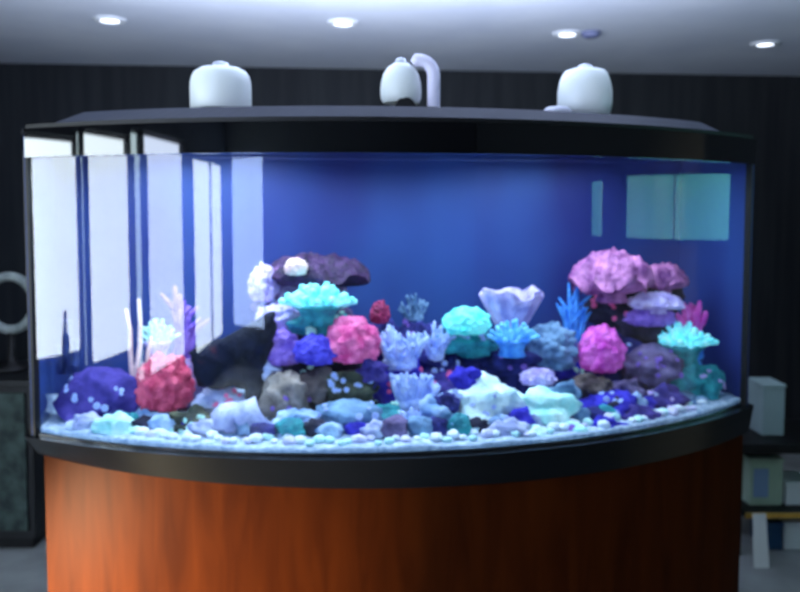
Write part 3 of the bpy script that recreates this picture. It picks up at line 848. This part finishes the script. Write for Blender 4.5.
for o in hosts:
    cand = [p for p in o.data.polygons if p.normal.y < -.25 and p.normal.z > -.1]
    if not cand: continue
    big = o.dimensions.x
    seeds_ = rnd.sample(cand, min(len(cand), 2 if big < .17 else 4))
    me, nm = pol[rnd.randrange(5)]
    for sd in seeds_:
        near = sorted(cand, key=lambda p: (p.center - sd.center).length)[:40]
        for p in rnd.sample(near, min(3, len(near))):
            q = bpy.data.objects.new('button_polyp', me); COL.objects.link(q)
            q.location = o.location + p.center; q.rotation_euler = p.normal.to_track_quat('Z', 'Y').to_euler()
            q.scale = (rnd.uniform(.006, .0105),) * 3
            tag(q, nm + ' button polyp growing on the ' + ' '.join(o['label'].split()[:9]), 'polyp', nm + ' button polyps on one ' + o['label'][:40])

# white pebbles on the sand along the front glass
rnd = random.Random(12)
M_peb = [mottled('white_pebble', (206, 220, 240), (244, 248, 255), 40, .6, .2), mottled('mint_pebble', (170, 228, 230), (222, 250, 248), 40, .6, .2), mottled('lilac_pebble', (196, 190, 236), (236, 232, 252), 40, .6, .2)]
protos = []
for s in range(5):
    for mi in range(3):
        me = bpy.data.meshes.new('pebble'); bm = rock_bm((0, 0, 0), 1, .85, .62, 50 + s, .18, 3)
        bm.to_mesh(me); bm.free(); me.materials.append(M_peb[mi])
        for p in me.polygons: p.use_smooth = True
        protos.append(me)
for k in range(84):
    f = k / 84
    th_ = TH0 + .035 + (TH1 - TH0 - .07) * (f + rnd.uniform(-.004, .004))
    rr = R - .040 - rnd.random() ** 1.5 * .055
    rad = rnd.uniform(.010, .021)
    me = protos[rnd.randrange(5) * 3 + rnd.choice((0, 0, 1, 2))]
    o = bpy.data.objects.new('pebble', me); COL.objects.link(o)
    o.location = (CX + rr * sin(th_), CY - rr * cos(th_), ZS + rad * .38); o.scale = (rad,) * 3; o.rotation_euler = (0, 0, rnd.uniform(0, 6.28))
    tag(o, 'pale pebble lying on the sand just inside the curved front glass', 'pebble', 'pale pebbles along the front glass')

# ------------------------------------------------------------------ console with ring ornament at one side
M_console = plain('black_console', (16, 18, 20), .5, .4)
M_moss = mottled('mossy_front', (34, 46, 44), (66, 82, 76), 14, .7, .4)
cx0, cx1, cy0, cy1 = -2.55, -1.62, 3.5, 3.95
con = thing('console_table', ((cx0 + cx1) / 2, (cy0 + cy1) / 2, 0), 'black console cabinet against the wall beside the glaring end of the tank', 'console')
link_mesh('body', box((cx0 + .02, cy0 + .02, .06), (cx1 - .02, cy1, .755), .004), M_console, con, False)
link_mesh('table_top', box((cx0, cy0 - .01, .755), (cx1, cy1, .785), .005), M_console, con, False)
link_mesh('plinth', box((cx0 + .05, cy0 + .06, 0), (cx1 - .05, cy1 - .02, .06)), M_black, con, False)
for a, b_ in ((cx0 + .05, -2.10), (-2.08, cx1 - .05)):
    d = link_mesh('door', box((a, cy0 + .004, .10), (b_, cy0 + .02, .725), .004), M_moss, con, False); d['label'] = 'grey-green mottled door'
    link_mesh('knob', add_lathe(bmesh.new(), [(0, -.012), (.01, -.012), (.014, 0), (.01, .012), (0, .012)], (b_ - .04 if a < -2.2 else a + .04, cy0 - .008, .42), 16), M_chrome, d)
rc = at(10, 303, 3.72); rz0 = .786
orn = thing('ring_ornament', (rc.x, rc.y, rz0), 'pale grey ring-shaped ornament standing on the black console', 'ornament')
rr = (at(10, 274, 3.72).z - at(10, 332, 3.72).z) / 2
pts = [rc + Vector((rr * .82 * sin(2 * pi * k / 40), 0, -rr * .92 * cos(2 * pi * k / 40))) for k in range(41)]
link_mesh('ring', add_tube(bmesh.new(), pts, .021, 14), mottled('pale_stone', (120, 130, 128), (160, 168, 164), 20, .7, .3), orn)
sz = pts[0].z - .01
link_mesh('stand', add_lathe(bmesh.new(), [(0, rz0), (.085, rz0), (.085, rz0 + .018), (.03, rz0 + .035), (.016, rz0 + .07), (.016, sz), (0, sz)], (rc.x, rc.y, 0), 28), M_black, orn)

# ------------------------------------------------------------------ low rack of boxes at the other side
Yr = 3.45
x0, x1 = at(742, 445, Yr).x, at(860, 445, Yr).x
zt_ = at(770, 444, Yr).z; zl = at(770, 517, Yr).z
M_brass = plain('brass_strip', (206, 160, 70), .4, .5, .3)
rack = thing('low_rack', ((x0 + x1) / 2, Yr + .2, 0), 'low black rack with a brass shelf edge beyond the dark end of the tank', 'rack')
link_mesh('top_board', box((x0 - .02, Yr, zt_ - .045), (x1, Yr + .42, zt_), .004), M_black, rack, False)
sh = link_mesh('shelf', box((x0 + .03, Yr + .02, zl - .012), (x1 - .02, Yr + .40, zl + .012), .002), M_black, rack, False)
link_mesh('edge_strip', box((x0 + .03, Yr + .012, zl - .012), (x1 - .02, Yr + .0198, zl + .012)), M_brass, sh, False)['label'] = 'thin brass edge strip'
for xx in (x0 - .005, x1 - .035):
    for yy in (Yr + .03, Yr + .36):
        link_mesh('leg', box((xx, yy, 0), (xx + .025, yy + .025, zt_ - .045)), M_black, rack, False)
def carton(name, pa, pb, Y, z0, mat, label, cat, d=.16, patch=None):
    a, b_ = at(pa[0], pa[1], Y), at(pb[0], pb[1], Y)
    t = thing(name, ((a.x + b_.x) / 2, Y + d / 2, z0), label, cat)
    link_mesh('body', box((a.x, Y, z0), (b_.x, Y + d, a.z), .006), mat, t, False)
    link_mesh('lid', box((a.x - .004, Y - .004, a.z + .0005), (b_.x + .004, Y + d + .004, a.z + .016), .004), mat, t, False)
    if patch:
        pm, u0, u1, v0, v1 = patch
        w = b_.x - a.x; hz = a.z - z0
        o = link_mesh('panel', box((a.x + w * u0, Y - .004, z0 + hz * v0), (a.x + w * u1, Y - .0003, z0 + hz * v1)), pm, t, False); o['label'] = 'pale blue front panel'
    return t
M_pg = plain('pale_grey_card', (150, 172, 172), .6); M_gr = plain('pale_green_card', (176, 200, 176), .6); M_pb = plain('pale_blue_panel', (140, 168, 206), .5)
M_wh = plain('white_box', (214, 222, 218), .6); M_bl = plain('dark_blue_card', (24, 70, 110), .6)
carton('storage_box', (763, 388), (784, 444), Yr + .12, zt_ + .001, M_pg, 'pale grey upright box standing on top of the low black rack', 'box')
carton('carton', (750, 462), (782, 514), Yr + .10, zl + .0125, M_gr, 'pale green carton with a light blue panel on the rack shelf', 'carton', .16, (M_pb, .12, .56, .2, .85))
carton('carton', (786, 486), (812, 514), Yr + .10, zl + .0125, M_wh, 'white carton on the rack shelf beside the pale green carton', 'carton')
carton('carton', (785, 526), (815, 556), Yr + .08, .001, M_wh, 'white carton on the floor under the brass-edged shelf', 'carton')
carton('carton', (766, 526), (782, 556), Yr + .08, .001, M_bl, 'dark blue carton on the floor under the brass-edged shelf', 'carton')
a = at(748, 524, Yr - .06)
bm = bmesh.new()
lo_x, hi_x = at(744, 530, Yr).x, at(764, 530, Yr).x
for (u, v) in ((0, 0),):
    f = [Vector((lo_x, Yr - .10, .001)), Vector((hi_x - .02, Yr - .10, .001)), Vector((hi_x, Yr - .012, zl + .02)), Vector((lo_x + .03, Yr - .012, zl + .02))]
    n_ = (f[1] - f[0]).cross(f[3] - f[0]).normalized() * .004
    add_loft(bm, f, [p + n_ for p in f])
o = link_mesh('leaflet', bm, plain('leaflet_paper', (200, 204, 198), .7), None, False); tag(o, 'white leaflet leaning against the low black rack', 'leaflet'); rebase(o, Vector((lo_x, Yr - .1, .001)))

# ------------------------------------------------------------------ light
def area(name, loc, d, sx, sy, e, col=(1, 1, 1)):
    ld = bpy.data.lights.new(name, 'AREA'); ld.shape = 'RECTANGLE'; ld.size, ld.size_y = sx, sy; ld.energy = e; ld.color = col
    o = bpy.data.objects.new(name, ld); COL.objects.link(o); o.location = loc
    q = Vector(d).to_track_quat('-Z', 'Y'); o.rotation_euler = q.to_euler(); return o
# reef lamps under the lid, above the water
for th_, e in ((-.26, 10.5), (.14, 4.6), (.50, 6.0)):
    p = arc_pt(th_, 1.47, 1.748)
    o = area('reef_lamp', p, (0, 0, -1), .46, .36, e, (.88, .94, 1.0))
    o.rotation_euler = (0, 0, TM)
# added unseen area light brightening the ceiling, standing in for aquarium spill
o = area('ceiling_fill', Vector((.05, 2.62, 1.82)), (0, .35, 1), 1.9, .5, 62, (.68, .77, 1.0))
# added unseen spot, low by the windows, brightening one end of the cabinet
ld = bpy.data.lights.new('cabinet_fill_spot', 'SPOT'); ld.energy = 3600; ld.color = (1, .80, .50); ld.shadow_soft_size = .06
ld.spot_size = radians(36); ld.spot_blend = 1.0
lo = bpy.data.objects.new('cabinet_fill_spot', ld); COL.objects.link(lo); lo.location = (-2.9, 1.62, .30)
lo.rotation_euler = (Vector((-.40, 1.98, .36)) - lo.location).to_track_quat('-Z', 'Y').to_euler()

W = bpy.data.worlds.new('daylight'); S.world = W; W.use_nodes = True
bg = W.node_tree.nodes['Background']; bg.inputs['Color'].default_value = (.82, .93, 1, 1); bg.inputs['Strength'].default_value = 12.5

# ------------------------------------------------------------------ camera
cd = bpy.data.cameras.new('camera'); cam = bpy.data.objects.new('camera', cd); COL.objects.link(cam)
cam.location = (0, 0, EYE); cam.rotation_euler = (pi / 2 - PITCH, 0, 0)
cd.sensor_width = 36; cd.lens = 36; cd.shift_y = SHIFT; cd.clip_start = .05
cd.dof.use_dof = True; cd.dof.focus_distance = 1.0; cd.dof.aperture_fstop = 5.0   # the photograph is softly out of focus
S.camera = cam
S.view_settings.view_transform = 'Standard'
S.view_settings.look = 'None'
S.cycles.max_bounces = 10; S.cycles.transparent_max_bounces = 24
S.cycles.sample_clamp_indirect = 6
